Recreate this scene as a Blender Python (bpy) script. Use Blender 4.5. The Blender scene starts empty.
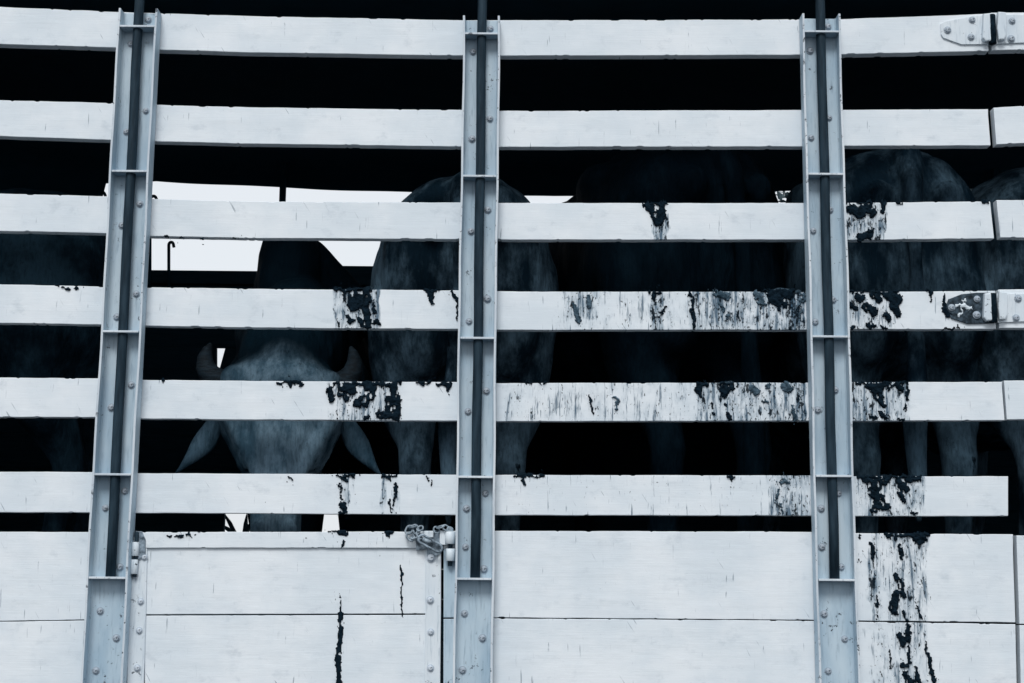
import bpy, bmesh, math, random
import numpy as np
from mathutils import Vector, Matrix

random.seed(7)
scene = bpy.context.scene
COL = scene.collection

# ------------------------------------------------------------------ camera
F, DIST, EYE = 1400.0, 4.06, 1.60            # focal length in pixels, metres to the truck side, eye height
PITCH, ROLL = math.atan(1400.0 / 8700.0), math.radians(0.53)
CR0 = Vector((1, 0, 0)); CFW = Vector((0, math.cos(PITCH), math.sin(PITCH))); CU0 = Vector((0, -math.sin(PITCH), math.cos(PITCH)))
CRT = CR0 * math.cos(ROLL) + CU0 * math.sin(ROLL)
CUP = -CR0 * math.sin(ROLL) + CU0 * math.cos(ROLL)
CPOS = Vector((0, -DIST, EYE))
cam_d = bpy.data.cameras.new('camera'); cam = bpy.data.objects.new('camera', cam_d); COL.objects.link(cam)
cam_d.sensor_width = 36.0; cam_d.lens = F / 1024.0 * 36.0; cam_d.clip_start = 0.05; cam_d.clip_end = 2000
m3 = Matrix((CRT, CUP, -CFW)).transposed()
cam.matrix_world = Matrix.Translation(CPOS) @ m3.to_4x4()
scene.camera = cam

# ------------------------------------------------------------------ sky, sun, exposure
SUN_EL, SUN_AZ = math.radians(50), math.radians(-10)      # a veiled sun high behind the camera
world = bpy.data.worlds.new('World'); scene.world = world; world.use_nodes = True
wn, wl = world.node_tree.nodes, world.node_tree.links
wn.clear()
sky = wn.new('ShaderNodeTexSky'); sky.sky_type = 'NISHITA'; sky.sun_disc = False
sky.sun_elevation = SUN_EL; sky.sun_rotation = math.pi + SUN_AZ; sky.air_density = 1.0; sky.dust_density = 4.0
veil = wn.new('ShaderNodeMixRGB'); veil.inputs[0].default_value = 0.86      # even overcast veil
veil.inputs[2].default_value = (7.95, 8.3, 8.65, 1)
bg = wn.new('ShaderNodeBackground'); bg.inputs['Strength'].default_value = 0.079
wo = wn.new('ShaderNodeOutputWorld')
wl.new(sky.outputs[0], veil.inputs[1]); wl.new(veil.outputs[0], bg.inputs[0]); wl.new(bg.outputs[0], wo.inputs[0])
sun_d = bpy.data.lights.new('sun', 'SUN'); sun_d.energy = 1.5; sun_d.angle = math.radians(20); sun_d.color = (1.0, 0.985, 0.96)
sun = bpy.data.objects.new('sun', sun_d); COL.objects.link(sun)
to_sun = Vector((math.sin(SUN_AZ) * math.cos(SUN_EL), -math.cos(SUN_AZ) * math.cos(SUN_EL), math.sin(SUN_EL)))
sun.rotation_euler = to_sun.to_track_quat('Z', 'Y').to_euler(); sun.location = (0, -6, 12)
vs = scene.view_settings
vs.view_transform = 'Standard'; vs.look = 'None'; vs.exposure = 0.5; vs.gamma = 1.0; vs.use_curve_mapping = False

# ------------------------------------------------------------------ helpers
def P(px, py, Y=0.0):
    """point of the vertical plane y = Y seen at a pixel of the photograph"""
    d = CFW * F + CRT * (px - 512.0) + CUP * (341.5 - py)
    t = (Y - CPOS.y) / d.y
    return CPOS + d * t
def Pnp(px, py, Y=0.0):
    px = np.asarray(px, float); py = np.asarray(py, float)
    dx = CFW.x * F + CRT.x * (px - 512) + CUP.x * (341.5 - py)
    dy = CFW.y * F + CRT.y * (px - 512) + CUP.y * (341.5 - py)
    dz = CFW.z * F + CRT.z * (px - 512) + CUP.z * (341.5 - py)
    t = (Y - CPOS.y) / dy
    return CPOS.x + dx * t, CPOS.z + dz * t

def link(name, me, mat=None, parent=None, loc=None, rot=None):
    o = bpy.data.objects.new(name, me); COL.objects.link(o)
    if mat is not None and me is not None and not me.materials: me.materials.append(mat)
    if parent is not None: o.parent = parent
    if loc is not None: o.location = loc
    if rot is not None: o.rotation_euler = rot
    return o
def tag(o, label=None, cat=None, group=None, kind=None):
    if label: o['label'] = label
    if cat: o['category'] = cat
    if group: o['group'] = group
    if kind: o['kind'] = kind
    return o
def empty(name, loc=(0, 0, 0)):
    o = bpy.data.objects.new(name, None); COL.objects.link(o); o.location = loc; o.empty_display_size = .2
    return o
def mesh_of(bm, name='m', smooth=False):
    me = bpy.data.meshes.new(name); bm.to_mesh(me); bm.free()
    if smooth: me.polygons.foreach_set('use_smooth', [True] * len(me.polygons))
    me.update(); return me
def box_mesh(x0, x1, y0, y1, z0, z1, bev=0.0, seg=2):
    bm = bmesh.new()
    bmesh.ops.create_cube(bm, size=1)
    for v in bm.verts:
        v.co = Vector(((x0 + x1) / 2 + v.co.x * (x1 - x0), (y0 + y1) / 2 + v.co.y * (y1 - y0), (z0 + z1) / 2 + v.co.z * (z1 - z0)))
    if bev > 0: bmesh.ops.bevel(bm, geom=bm.edges[:], offset=bev, segments=seg, profile=.5, affect='EDGES')
    return mesh_of(bm)
def tube_bm(bm, pts, rad, seg=10, closed=False):
    pts = [Vector(p) for p in pts]; n = len(pts); rings = []
    rads = rad if isinstance(rad, (list, tuple)) else [rad] * n
    prev = None
    for i, p in enumerate(pts):
        a = pts[(i - 1) % n] if (closed or i > 0) else p
        b = pts[(i + 1) % n] if (closed or i < n - 1) else p
        t = (b - a).normalized()
        if prev is None:
            u = t.orthogonal().normalized()
        else:
            u = (prev - t * prev.dot(t)).normalized()
        prev = u; w = t.cross(u)
        rings.append([bm.verts.new(p + (u * math.cos(2 * math.pi * k / seg) + w * math.sin(2 * math.pi * k / seg)) * rads[i]) for k in range(seg)])
    m = n if closed else n - 1
    for i in range(m):
        A, B = rings[i], rings[(i + 1) % n]
        for k in range(seg): bm.faces.new((A[k], A[(k + 1) % seg], B[(k + 1) % seg], B[k]))
    if not closed:
        bm.faces.new(rings[0][::-1]); bm.faces.new(rings[-1])
def tube_mesh(pts, rad, seg=10, closed=False):
    bm = bmesh.new(); tube_bm(bm, pts, rad, seg, closed)
    bmesh.ops.recalc_face_normals(bm, faces=bm.faces)
    return mesh_of(bm, smooth=True)
def prism_mesh(poly, y0, y1, bev=0.0):
    """polygon in (x, z), extruded from y0 (front) to y1 (back)"""
    bm = bmesh.new()
    a = [bm.verts.new((x, y0, z)) for x, z in poly]; b = [bm.verts.new((x, y1, z)) for x, z in poly]
    n = len(poly); f0 = bm.faces.new(a); bm.faces.new(b[::-1])
    for i in range(n): bm.faces.new((a[i], b[i], b[(i + 1) % n], a[(i + 1) % n]))
    bmesh.ops.recalc_face_normals(bm, faces=bm.faces)
    if bev > 0: bmesh.ops.bevel(bm, geom=list(f0.edges), offset=bev, segments=2, profile=.5, affect='EDGES')
    return mesh_of(bm)

# value noise for dirt and wear
_rng = np.random.RandomState(11)
_LAT = _rng.rand(257, 257)
def vnoise(x, y):
    xi = np.floor(x).astype(int); yi = np.floor(y).astype(int)
    fx = x - xi; fy = y - yi; fx = fx * fx * (3 - 2 * fx); fy = fy * fy * (3 - 2 * fy)
    g = lambda a, b: _LAT[a % 256, b % 256]
    return (g(xi, yi) * (1 - fx) + g(xi + 1, yi) * fx) * (1 - fy) + (g(xi, yi + 1) * (1 - fx) + g(xi + 1, yi + 1) * fx) * fy
def fbm(x, y, o=4):
    s = 0; a = .5; t = 0
    for i in range(o):
        s = s + a * vnoise(x * 2 ** i + 17 * i, y * 2 ** i + 41 * i); t += a; a *= .5
    return s / t - .5

# ------------------------------------------------------------------ materials
def nodes_of(name):
    m = bpy.data.materials.new(name); m.use_nodes = True
    nt = m.node_tree; nt.nodes.clear()
    out = nt.nodes.new('ShaderNodeOutputMaterial'); b = nt.nodes.new('ShaderNodeBsdfPrincipled')
    nt.links.new(b.outputs[0], out.inputs[0])
    return m, nt, b
def N(nt, t, **k):
    n = nt.nodes.new(t)
    for a, v in k.items(): setattr(n, a, v)
    return n
def noise(nt, scale, vec=None, stretch=None, detail=4, rough=.6):
    n = N(nt, 'ShaderNodeTexNoise'); n.inputs['Scale'].default_value = scale; n.inputs['Detail'].default_value = detail; n.inputs['Roughness'].default_value = rough
    if vec is not None:
        if stretch:
            mp = N(nt, 'ShaderNodeMapping'); mp.inputs['Scale'].default_value = stretch
            nt.links.new(vec, mp.inputs[0]); nt.links.new(mp.outputs[0], n.inputs['Vector'])
        else: nt.links.new(vec, n.inputs['Vector'])
    return n.outputs['Fac']
def math_(nt, op, a, b=None, clamp=False):
    n = N(nt, 'ShaderNodeMath', operation=op, use_clamp=clamp)
    for i, v in enumerate((a, b)):
        if v is None: continue
        if isinstance(v, (int, float)): n.inputs[i].default_value = v
        else: nt.links.new(v, n.inputs[i])
    return n.outputs[0]
def ramp(nt, fac, lo, hi):
    n = N(nt, 'ShaderNodeMapRange', interpolation_type='SMOOTHSTEP'); n.inputs['From Min'].default_value = lo; n.inputs['From Max'].default_value = hi
    nt.links.new(fac, n.inputs['Value']); return n.outputs[0]
def mix(nt, fac, a, b):
    n = N(nt, 'ShaderNodeMixRGB')
    for i, v in ((0, fac), (1, a), (2, b)):
        if isinstance(v, (int, float)): n.inputs[i].default_value = v
        elif isinstance(v, tuple): n.inputs[i].default_value = (*v, 1)
        else: nt.links.new(v, n.inputs[i])
    return n.outputs[0]
def bump(nt, b, h, strength, dist):
    n = N(nt, 'ShaderNodeBump'); n.inputs['Strength'].default_value = strength; n.inputs['Distance'].default_value = dist
    nt.links.new(h, n.inputs['Height']); nt.links.new(n.outputs[0], b.inputs['Normal'])

MUD = (0.0022, 0.0066, 0.0115); FILM = (0.032, 0.082, 0.135)
def board_paint():
    m, nt, b = nodes_of('white_board_paint')
    co = N(nt, 'ShaderNodeTexCoord').outputs['Object']
    oi = N(nt, 'ShaderNodeObjectInfo')
    off = N(nt, 'ShaderNodeVectorMath', operation='ADD'); nt.links.new(co, off.inputs[0])
    cmb = N(nt, 'ShaderNodeCombineXYZ'); nt.links.new(math_(nt, 'MULTIPLY', oi.outputs['Random'], 37.0), cmb.inputs[0]); nt.links.new(math_(nt, 'MULTIPLY', oi.outputs['Random'], 11.0), cmb.inputs[2])
    nt.links.new(cmb.outputs[0], off.inputs[1]); co = off.outputs[0]
    at = N(nt, 'ShaderNodeAttribute', attribute_name='grime').outputs['Fac']
    grain = noise(nt, 3, co, (2, 1, 90), 6, .65)
    fine = noise(nt, 6, co, (8, 1, 160), 3)
    cloud = noise(nt, 5, co, None, 5)
    col = mix(nt, ramp(nt, cloud, .35, .7), (0.645, 0.715, 0.775), (0.745, 0.795, 0.84))
    col = mix(nt, math_(nt, 'MULTIPLY', ramp(nt, grain, .54, .80), .22), col, (0.46, 0.51, 0.58))
    # thin runs and scuffs everywhere
    runs = noise(nt, 20, co, (6, 1, .45), 3, .7)
    runm = math_(nt, 'MULTIPLY', ramp(nt, runs, .62, .78), ramp(nt, noise(nt, 7, co), .48, .68))
    col = mix(nt, math_(nt, 'MULTIPLY', runm, .40), col, FILM)
    scr = noise(nt, 9, co, (14, 1, 1.1), 2, .5)
    col = mix(nt, math_(nt, 'MULTIPLY', math_(nt, 'MULTIPLY', ramp(nt, scr, .665, .72), ramp(nt, noise(nt, 11, co), .47, .58)), .60), col, FILM)
    rot = N(nt, 'ShaderNodeMapping'); rot.inputs['Rotation'].default_value = (0, .55, 0); nt.links.new(co, rot.inputs[0])
    sc2 = noise(nt, 7, rot.outputs[0], (16, 1, 1.3), 2, .5)
    col = mix(nt, math_(nt, 'MULTIPLY', math_(nt, 'MULTIPLY', ramp(nt, sc2, .68, .73), ramp(nt, noise(nt, 8, co), .48, .60)), .5), col, FILM)
    blot = noise(nt, 11, co, (1, 1, 1.6), 5, .7)
    col = mix(nt, math_(nt, 'MULTIPLY', ramp(nt, blot, .54, .72), .28), col, (0.30, 0.37, 0.44))
    spk = noise(nt, 130, co, None, 2); spm = math_(nt, 'MULTIPLY', ramp(nt, spk, .70, .75), ramp(nt, noise(nt, 9, co), .52, .66))
    col = mix(nt, math_(nt, 'MULTIPLY', spm, .6), col, FILM)
    # dried splashes: a thin wash, runs of several widths and specks, all patchy
    patch = noise(nt, 16, co, (1.6, 1, .8), 4, .6); patch2 = noise(nt, 45, co, (1.5, 1, .7), 3, .6)
    ap = math_(nt, 'MULTIPLY', at, math_(nt, 'ADD', math_(nt, 'MULTIPLY', patch, 1.5), .25))
    wash = math_(nt, 'MULTIPLY', ramp(nt, math_(nt, 'MULTIPLY', ap, math_(nt, 'ADD', patch2, .5)), .42, .90), .55)
    col = mix(nt, wash, col, (0.16, 0.245, 0.32))
    def over(n, k, base, width, amount, c):
        nonlocal col
        t = math_(nt, 'SUBTRACT', math_(nt, 'ADD', n, math_(nt, 'MULTIPLY', ap, k)), base)
        f = math_(nt, 'MULTIPLY', math_(nt, 'MULTIPLY', ramp(nt, t, 0.0, width), amount), ramp(nt, at, .02, .12))
        col = mix(nt, f, col, c); return f
    dm = over(noise(nt, 13, co, (7, 1, .55), 4, .62), .30, .72, .10, .78, FILM)
    over(noise(nt, 38, co, (6, 1, .55), 3, .6), .28, .75, .08, .8, FILM)
    m1 = over(noise(nt, 95, co, (1.3, 1, .8), 3, .6), .29, .785, .05, .92, MUD)
    m2 = over(noise(nt, 34, co, (1.8, 1, .7), 5, .7), .30, .775, .05, .95, MUD)
    nt.links.new(col, b.inputs['Base Color'])
    b.inputs['Roughness'].default_value = .6
    nt.links.new(math_(nt, 'MULTIPLY', math_(nt, 'SUBTRACT', 1.0, math_(nt, 'MAXIMUM', math_(nt, 'MAXIMUM', m1, m2), math_(nt, 'MULTIPLY', dm, .8))), .30), b.inputs['Specular IOR Level'])
    bump(nt, b, math_(nt, 'ADD', math_(nt, 'ADD', math_(nt, 'MULTIPLY', grain, .5), math_(nt, 'MULTIPLY', fine, .4)), math_(nt, 'MULTIPLY', dm, .5)), .28, .003)
    return m
def steel_paint(name, a, c, chip=.72, rough=.5):
    m, nt, b = nodes_of(name)
    co = N(nt, 'ShaderNodeTexCoord').outputs['Object']
    cl = noise(nt, 9, co, (1, 1, .35), 5)
    col = mix(nt, ramp(nt, cl, .3, .7), a, c)
    run = noise(nt, 30, co, (5, 5, .5), 4)
    col = mix(nt, math_(nt, 'MULTIPLY', ramp(nt, run, .52, .76), .45), col, (0.12, 0.20, 0.28))
    ch = noise(nt, 55, co, None, 5, .7)
    cm = math_(nt, 'MULTIPLY', ramp(nt, ch, chip - .04, chip), ramp(nt, noise(nt, 6, co), .45, .6))
    col = mix(nt, cm, col, (0.035, 0.05, 0.07))
    nt.links.new(col, b.inputs['Base Color']); b.inputs['Roughness'].default_value = rough; b.inputs['Specular IOR Level'].default_value = .4
    bump(nt, b, math_(nt, 'SUBTRACT', math_(nt, 'MULTIPLY', cl, .3), math_(nt, 'MULTIPLY', cm, .5)), .3, .003)
    return m
def plain(name, a, c, scale=12, rough=.8, bmp=.3, dist=.004, stretch=None, spec=.3):
    m, nt, b = nodes_of(name)
    co = N(nt, 'ShaderNodeTexCoord').outputs['Object']
    n = noise(nt, scale, co, stretch, 6)
    nt.links.new(mix(nt, ramp(nt, n, .3, .7), a, c), b.inputs['Base Color'])
    b.inputs['Roughness'].default_value = rough; b.inputs['Specular IOR Level'].default_value = spec
    bump(nt, b, n, bmp, dist)
    return m
def hide(name, a, c, dirt=.35, trunk=None):
    m, nt, b = nodes_of(name)
    co = N(nt, 'ShaderNodeTexCoord').outputs['Object']
    big = noise(nt, 3.2, co, (1, 1.6, .8), 5); hair = noise(nt, 60, co, (2.5, 2.5, .5), 4); fold = noise(nt, 6, co, (1.2, 2.6, .55), 3, .5)
    mid = noise(nt, 11, co, (1, 1.3, .7), 6, .7)
    col = mix(nt, ramp(nt, math_(nt, 'ADD', math_(nt, 'MULTIPLY', big, .55), math_(nt, 'MULTIPLY', mid, .45)), .41, .61), a, c)
    col = mix(nt, math_(nt, 'MULTIPLY', ramp(nt, hair, .45, .75), .45), col, tuple(x * .45 for x in a))
    if trunk:      # light falloff painted into the hide: neck, hump and trunk darkened behind the head
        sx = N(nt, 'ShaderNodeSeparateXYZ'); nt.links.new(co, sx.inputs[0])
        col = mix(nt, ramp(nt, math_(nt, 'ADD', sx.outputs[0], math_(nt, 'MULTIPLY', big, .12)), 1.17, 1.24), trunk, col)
    sp = noise(nt, 24, co, (1, 1, .7), 5, .7)
    col = mix(nt, math_(nt, 'MULTIPLY', math_(nt, 'MULTIPLY', ramp(nt, sp, .56, .66), ramp(nt, noise(nt, 4, co), .48, .62)), dirt * 2), col, MUD)
    nt.links.new(col, b.inputs['Base Color'])
    b.inputs['Roughness'].default_value = .75; b.inputs['Specular IOR Level'].default_value = .03
    wr = noise(nt, 22, co, (1, 3.0, .6), 4, .6)
    bump(nt, b, math_(nt, 'ADD', math_(nt, 'ADD', math_(nt, 'MULTIPLY', fold, 1.0), math_(nt, 'MULTIPLY', wr, .28)), math_(nt, 'MULTIPLY', hair, .10)), .8, .028)
    return m
M = {}
M['board'] = board_paint()
M['post'] = steel_paint('blue_grey_post_paint', (0.33, 0.455, 0.56), (0.50, 0.61, 0.69), .66)
M['frame'] = steel_paint('white_frame_paint', (0.55, 0.635, 0.71), (0.70, 0.755, 0.80), .64)
M['bolt'] = steel_paint('painted_bolt', (0.22, 0.285, 0.35), (0.42, 0.48, 0.55), .60)
M['boltw'] = steel_paint('white_painted_bolt', (0.36, 0.43, 0.51), (0.56, 0.62, 0.69), .62)
M['rod'] = plain('dark_rod_steel', (0.007, 0.018, 0.029), (0.022, 0.044, 0.064), 22, .7, .4, .003, (3, 3, .4), .15)
M['mud'] = plain('dried_manure', MUD, (0.006, 0.016, 0.027), 90, .95, .8, .006, None, .06)
M['greymud'] = plain('dried_grey_manure', (0.018, 0.038, 0.056), (0.085, 0.135, 0.180), 70, .95, .8, .006, None, .08)
M['clod'] = plain('manure_clod', MUD, (0.013, 0.034, 0.055), 60, .95, .8, .008, None, .08)
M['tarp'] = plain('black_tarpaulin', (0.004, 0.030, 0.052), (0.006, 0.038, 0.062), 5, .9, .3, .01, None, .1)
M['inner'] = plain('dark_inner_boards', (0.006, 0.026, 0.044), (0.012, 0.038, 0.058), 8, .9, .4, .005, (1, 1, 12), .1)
M['chain'] = plain('galvanised_chain', (0.045, 0.075, 0.105), (0.34, 0.42, 0.49), 60, .45, .4, .002, None, .5)
M['chaindark'] = plain('dark_latch_steel', (0.03, 0.05, 0.07), (0.30, 0.38, 0.46), 60, .55, .5, .003, None, .4)
M['rubber'] = plain('tyre_rubber', (0.012, 0.014, 0.016), (0.022, 0.025, 0.028), 30, .85)
M['ground'] = plain('pale_gravel_ground', (0.026, 0.032, 0.038), (0.048, 0.055, 0.062), 3, .95, .5, .03)
M['horn'] = plain('dark_horn', (0.002, 0.007, 0.012), (0.012, 0.028, 0.043), 34, .75, .7, .006, (1, 1, 3))
M['leaf'] = plain('leaf_green', (0.030, 0.055, 0.070), (0.07, 0.11, 0.13), 6, .6)
M['bark'] = plain('bark', (0.04, 0.05, 0.06), (0.09, 0.10, 0.11), 14, .9, .8, .02, (3, 3, .5))
M['lip'] = steel_paint('worn_flange_edge', (0.47, 0.54, 0.61), (0.62, 0.68, 0.735), .62)
M['dirtysteel'] = plain('dirty_hinge_steel', (0.008, 0.014, 0.020), (0.06, 0.09, 0.12), 70, .8, .7, .004, None, .15)
M['eye'] = plain('dark_eye', (0.008, 0.01, 0.012), (0.012, 0.014, 0.018), 5, .15, .0, .001)

# ------------------------------------------------------------------ ground
bm = bmesh.new(); bmesh.ops.create_grid(bm, x_segments=40, y_segments=40, size=400)
tag(link('ground', mesh_of(bm), M['ground']), kind='structure')

# ------------------------------------------------------------------ the truck
FLOOR = 1.45; XL, XR = -2.75, 2.75; WID = 2.40
truck = empty('livestock_truck', (0, 0, 0))
tag(truck, 'white slatted livestock truck with steel channel posts and manure-smeared side boards', 'truck')

# grime density over the side, in pixels of the photograph: (x0, x1, y0, y1, strength, soft edge)
GRIME = [
 (650, 667, 214, 241, .80, 2), (846, 886, 201, 241, .66, 2),
 (334, 381, 288, 330, .70, 3), (545, 806, 290, 331, .50, 30), (650, 664, 292, 331, .7, 3), (570, 600, 292, 318, .42, 6), (700, 806, 290, 331, .46, 16),
 (690, 700, 292, 331, .6, 3), (790, 806, 292, 331, .7, 4), (848, 897, 291, 331, .62, 2), (940, 1000, 291, 322, .35, 6),
 (327, 401, 381, 422, .62, 3), (497, 806, 382, 422, .52, 22), (700, 806, 382, 422, .38, 14), (798, 807, 382, 422, .7, 3), (851, 910, 381, 422, .64, 2),
 (340, 350, 474, 516, .7, 2), (352, 357, 475, 516, .5, 2), (379, 386, 475, 516, .75, 2), (390, 400, 475, 516, .55, 3), (263, 269, 490, 512, .45, 3),
 (497, 806, 475, 517, .38, 22), (770, 812, 475, 517, .60, 8), (854, 925, 475, 517, .62, 2),
 (870, 929, 533, 684, .56, 5), (856, 872, 533, 600, .40, 4), (893, 930, 533, 684, .18, 4), (870, 880, 533, 600, .3, 4),
 (370, 426, 548, 560, .25, 8), (330, 350, 590, 684, .3, 4), (150, 205, 531, 541, .35, 4), (330, 400, 531, 548, .3, 4),
 (500, 800, 110, 147, .10, 30), (620, 806, 202, 240, .18, 20), (855, 1024, 381, 420, .16, 20), (926, 1010, 476, 516, .20, 10),
]
def grime(px, py):
    px = px + 7 * fbm(px * .06 + 3, py * .07, 3) * 1.2
    d = np.zeros_like(px)
    for x0, x1, y0, y1, s, e in GRIME:
        if px.max() < x0 - e or px.min() > x1 + e: continue
        wx = np.clip(np.minimum(px - x0, x1 - px) / e + .5, 0, 1); wy = np.clip(np.minimum(py - y0, y1 - py) / 2 + 1, 0, 1)
        d = np.maximum(d, 0) + np.maximum(0, s * wx * wy) * (1 - d)
    return d

BOARD_SEED = [0]
def board(name, ctrl, x0, x1, thick, parent, y_front=0.0, slant0=0.0, slant1=0.0, step=2.0, mat=None, edge=1.0):
    """a sawn board: ctrl = [(px, top, bottom)], from px x0 to x1, worn edges, front face at y_front"""
    BOARD_SEED[0] += 1; sd = BOARD_SEED[0] * 13.7
    c = np.array(ctrl, float)
    nvis = [x0]
    x = x0
    while x < x1 - 1e-6:
        st = step if -30 < x < 1054 else 30
        x = min(x + st, x1); nvis.append(x)
    U = np.array(nvis)
    top = np.interp(U, c[:, 0], c[:, 1]); bot = np.interp(U, c[:, 0], c[:, 2])
    top = top + edge * (fbm(U * .05 + sd, U * 0 + 3, 4) * .7 + np.where(fbm(U * .16 + sd, U * 0 + 9, 2) > .30, .7, 0))
    bot = bot + edge * (fbm(U * .05 + sd, U * 0 + 13, 4) * .6 - np.where(fbm(U * .13 + sd, U * 0 + 19, 2) > .31, .6, 0))
    hpx = float(np.mean(bot - top)); nr = max(4, int(hpx / 2.2))
    fr = np.linspace(0, 1, nr + 1); eps = 0.45 / hpx
    prof = [(-1, 0.0), (.0016, 0.0)] + [(0.0, v) for v in np.concatenate([[eps], fr[1:-1], [1 - eps]])] + [(.0016, 1.0), (-1, 1.0)]
    n, k = len(U), len(prof)
    V = np.zeros((n, k, 3)); G = np.zeros((n, k))
    for j, (dy, v) in enumerate(prof):
        sl = np.where(np.arange(n) == 0, slant0 * (v - .5), 0) + np.where(np.arange(n) == n - 1, slant1 * (v - .5), 0)
        px = U + sl; py = top + (bot - top) * v
        X, Z = Pnp(px, py, 0.0)
        yy = thick if dy < 0 else dy + .0010 * fbm(px * .03 + sd, py * .1, 3)
        V[:, j, 0] = X; V[:, j, 1] = y_front + yy; V[:, j, 2] = Z
        if dy >= 0: G[:, j] = grime(px, py)
    idx = np.arange(n * k).reshape(n, k)
    q = np.stack([idx[:-1, :-1], idx[:-1, 1:], idx[1:, 1:], idx[1:, :-1]], -1).reshape(-1, 4)
    qb = np.stack([idx[:-1, -1], idx[:-1, 0], idx[1:, 0], idx[1:, -1]], -1)
    faces = [tuple(f) for f in np.concatenate([q, qb]).tolist()] + [tuple(idx[0, ::-1].tolist()), tuple(idx[-1, :].tolist())]
    me = bpy.data.meshes.new(name); me.from_pydata(V.reshape(-1, 3).tolist(), [], faces)
    a = me.attributes.new('grime', 'FLOAT', 'POINT'); a.data.foreach_set('value', G.reshape(-1).astype(np.float32))
    bm = bmesh.new(); bm.from_mesh(me); bmesh.ops.recalc_face_normals(bm, faces=bm.faces); bm.to_mesh(me); bm.free()
    me.update()
    return link(name, me, mat or M['board'], parent)

S1 = [(-500, 2, 40), (0, 6.7, 44), (115, 11.7, 47.7), (160, 13.2, 49.8), (260, 16.1, 52.7), (465, 20.2, 55.7), (520, 20.2, 55.7), (800, 19.3, 54.8), (842, 19, 54.4), (985, 13.8, 51), (1500, 8, 47)]
S2 = [(-500, 94, 130), (0, 100.1, 136.2), (115, 103, 140), (160, 104.8, 141.4), (250, 107.2, 143.8), (465, 110, 146.6), (520, 110.8, 147), (800, 109.9, 146.5), (842, 109.9, 146), (988, 109, 145.5), (1024, 107, 144), (1500, 103, 140)]
S3 = [(-500, 188, 226), (0, 193.4, 231), (110, 196.4, 233.4), (150, 198.7, 236), (250, 201.3, 238.2), (460, 202.5, 239.2), (520, 202.8, 239.7), (800, 203, 239.7), (845, 202.7, 240), (990, 201.4, 238.6), (1500, 199, 238)]
S4 = [(-500, 280, 318), (0, 284.2, 323), (105, 286.5, 324.6), (148, 287, 325.8), (250, 288.8, 327.7), (460, 290.4, 329.2), (520, 291.6, 330), (800, 291.6, 329.8), (845, 292, 329.4), (990, 290.9, 329), (1500, 286, 327)]
S5 = [(-500, 375, 414), (0, 377.5, 417), (100, 378.4, 417.4), (143, 379.8, 418.8), (260, 381, 419.7), (460, 382.2, 421), (500, 383, 421.4), (800, 382.7, 420.8), (850, 382.1, 421), (1000, 381.8, 420.4), (1500, 379, 417)]
S6 = [(-500, 470, 510), (0, 471.8, 512.2), (95, 472, 512.5), (137, 473.2, 513), (260, 473.8, 513.5), (460, 474.7, 515), (500, 475, 515), (800, 475.5, 515.6), (855, 476.2, 516), (1008, 476.4, 516)]
SLATS = []
ENDS = [(988, 991.5, 1), (989, 995, 3), (992, 998.5, 4), (995.5, 999, 1), (1003, 1005.5, 3), (1008, None, 0)]
gate = empty('side_gate', (0, 0, 0)); gate.parent = truck
for row, (S, (e, g, sl)) in enumerate(zip((S1, S2, S3, S4, S5, S6), ENDS)):
    SLATS.append(board('slat', S, -420, e, .032, truck, 0.0, 0, sl))
    if g: board('slat', [(p, a - 1.2, b - .8) for p, a, b in S], g, 1420, .032, gate, 0.0, sl, 0)
# lower boarding
PL = [(-500, 531, 620.6), (0, 531.8, 621.0), (90, 532, 619.6)]; PL2 = [(-500, 622, 760), (0, 621.9, 760), (90, 620.5, 760)]
board('plank', PL, -420, 104, .03, truck); board('plank', PL2, -420, 104, .03, truck)
PM = [(443, 531, 617.5), (500, 530.8, 617.6), (812, 531.8, 619.9)]; PM2 = [(443, 618.9, 760), (500, 618.5, 760), (812, 620.9, 760)]
board('plank', PM, 443.6, 836, .03, truck); board('plank', PM2, 443.6, 836, .03, truck)
PR = [(836, 533, 620.4), (1018, 534.4, 622.5)]; PR2 = [(836, 621.6, 760), (1018, 624.2, 760)]
board('plank', PR, 837, 1013.8, .03, truck, 0, 0, 3); board('plank', PR2, 837, 1016.8, .03, truck, 0, 0, 3)
board('plank', [(1000, 535.6, 624), (1500, 532, 622)], 1018, 1420, .03, gate, 0, 3, 0); board('plank', [(1000, 625.5, 760), (1500, 623.5, 760)], 1021, 1420, .03, gate, 0, 3, 0)

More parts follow.
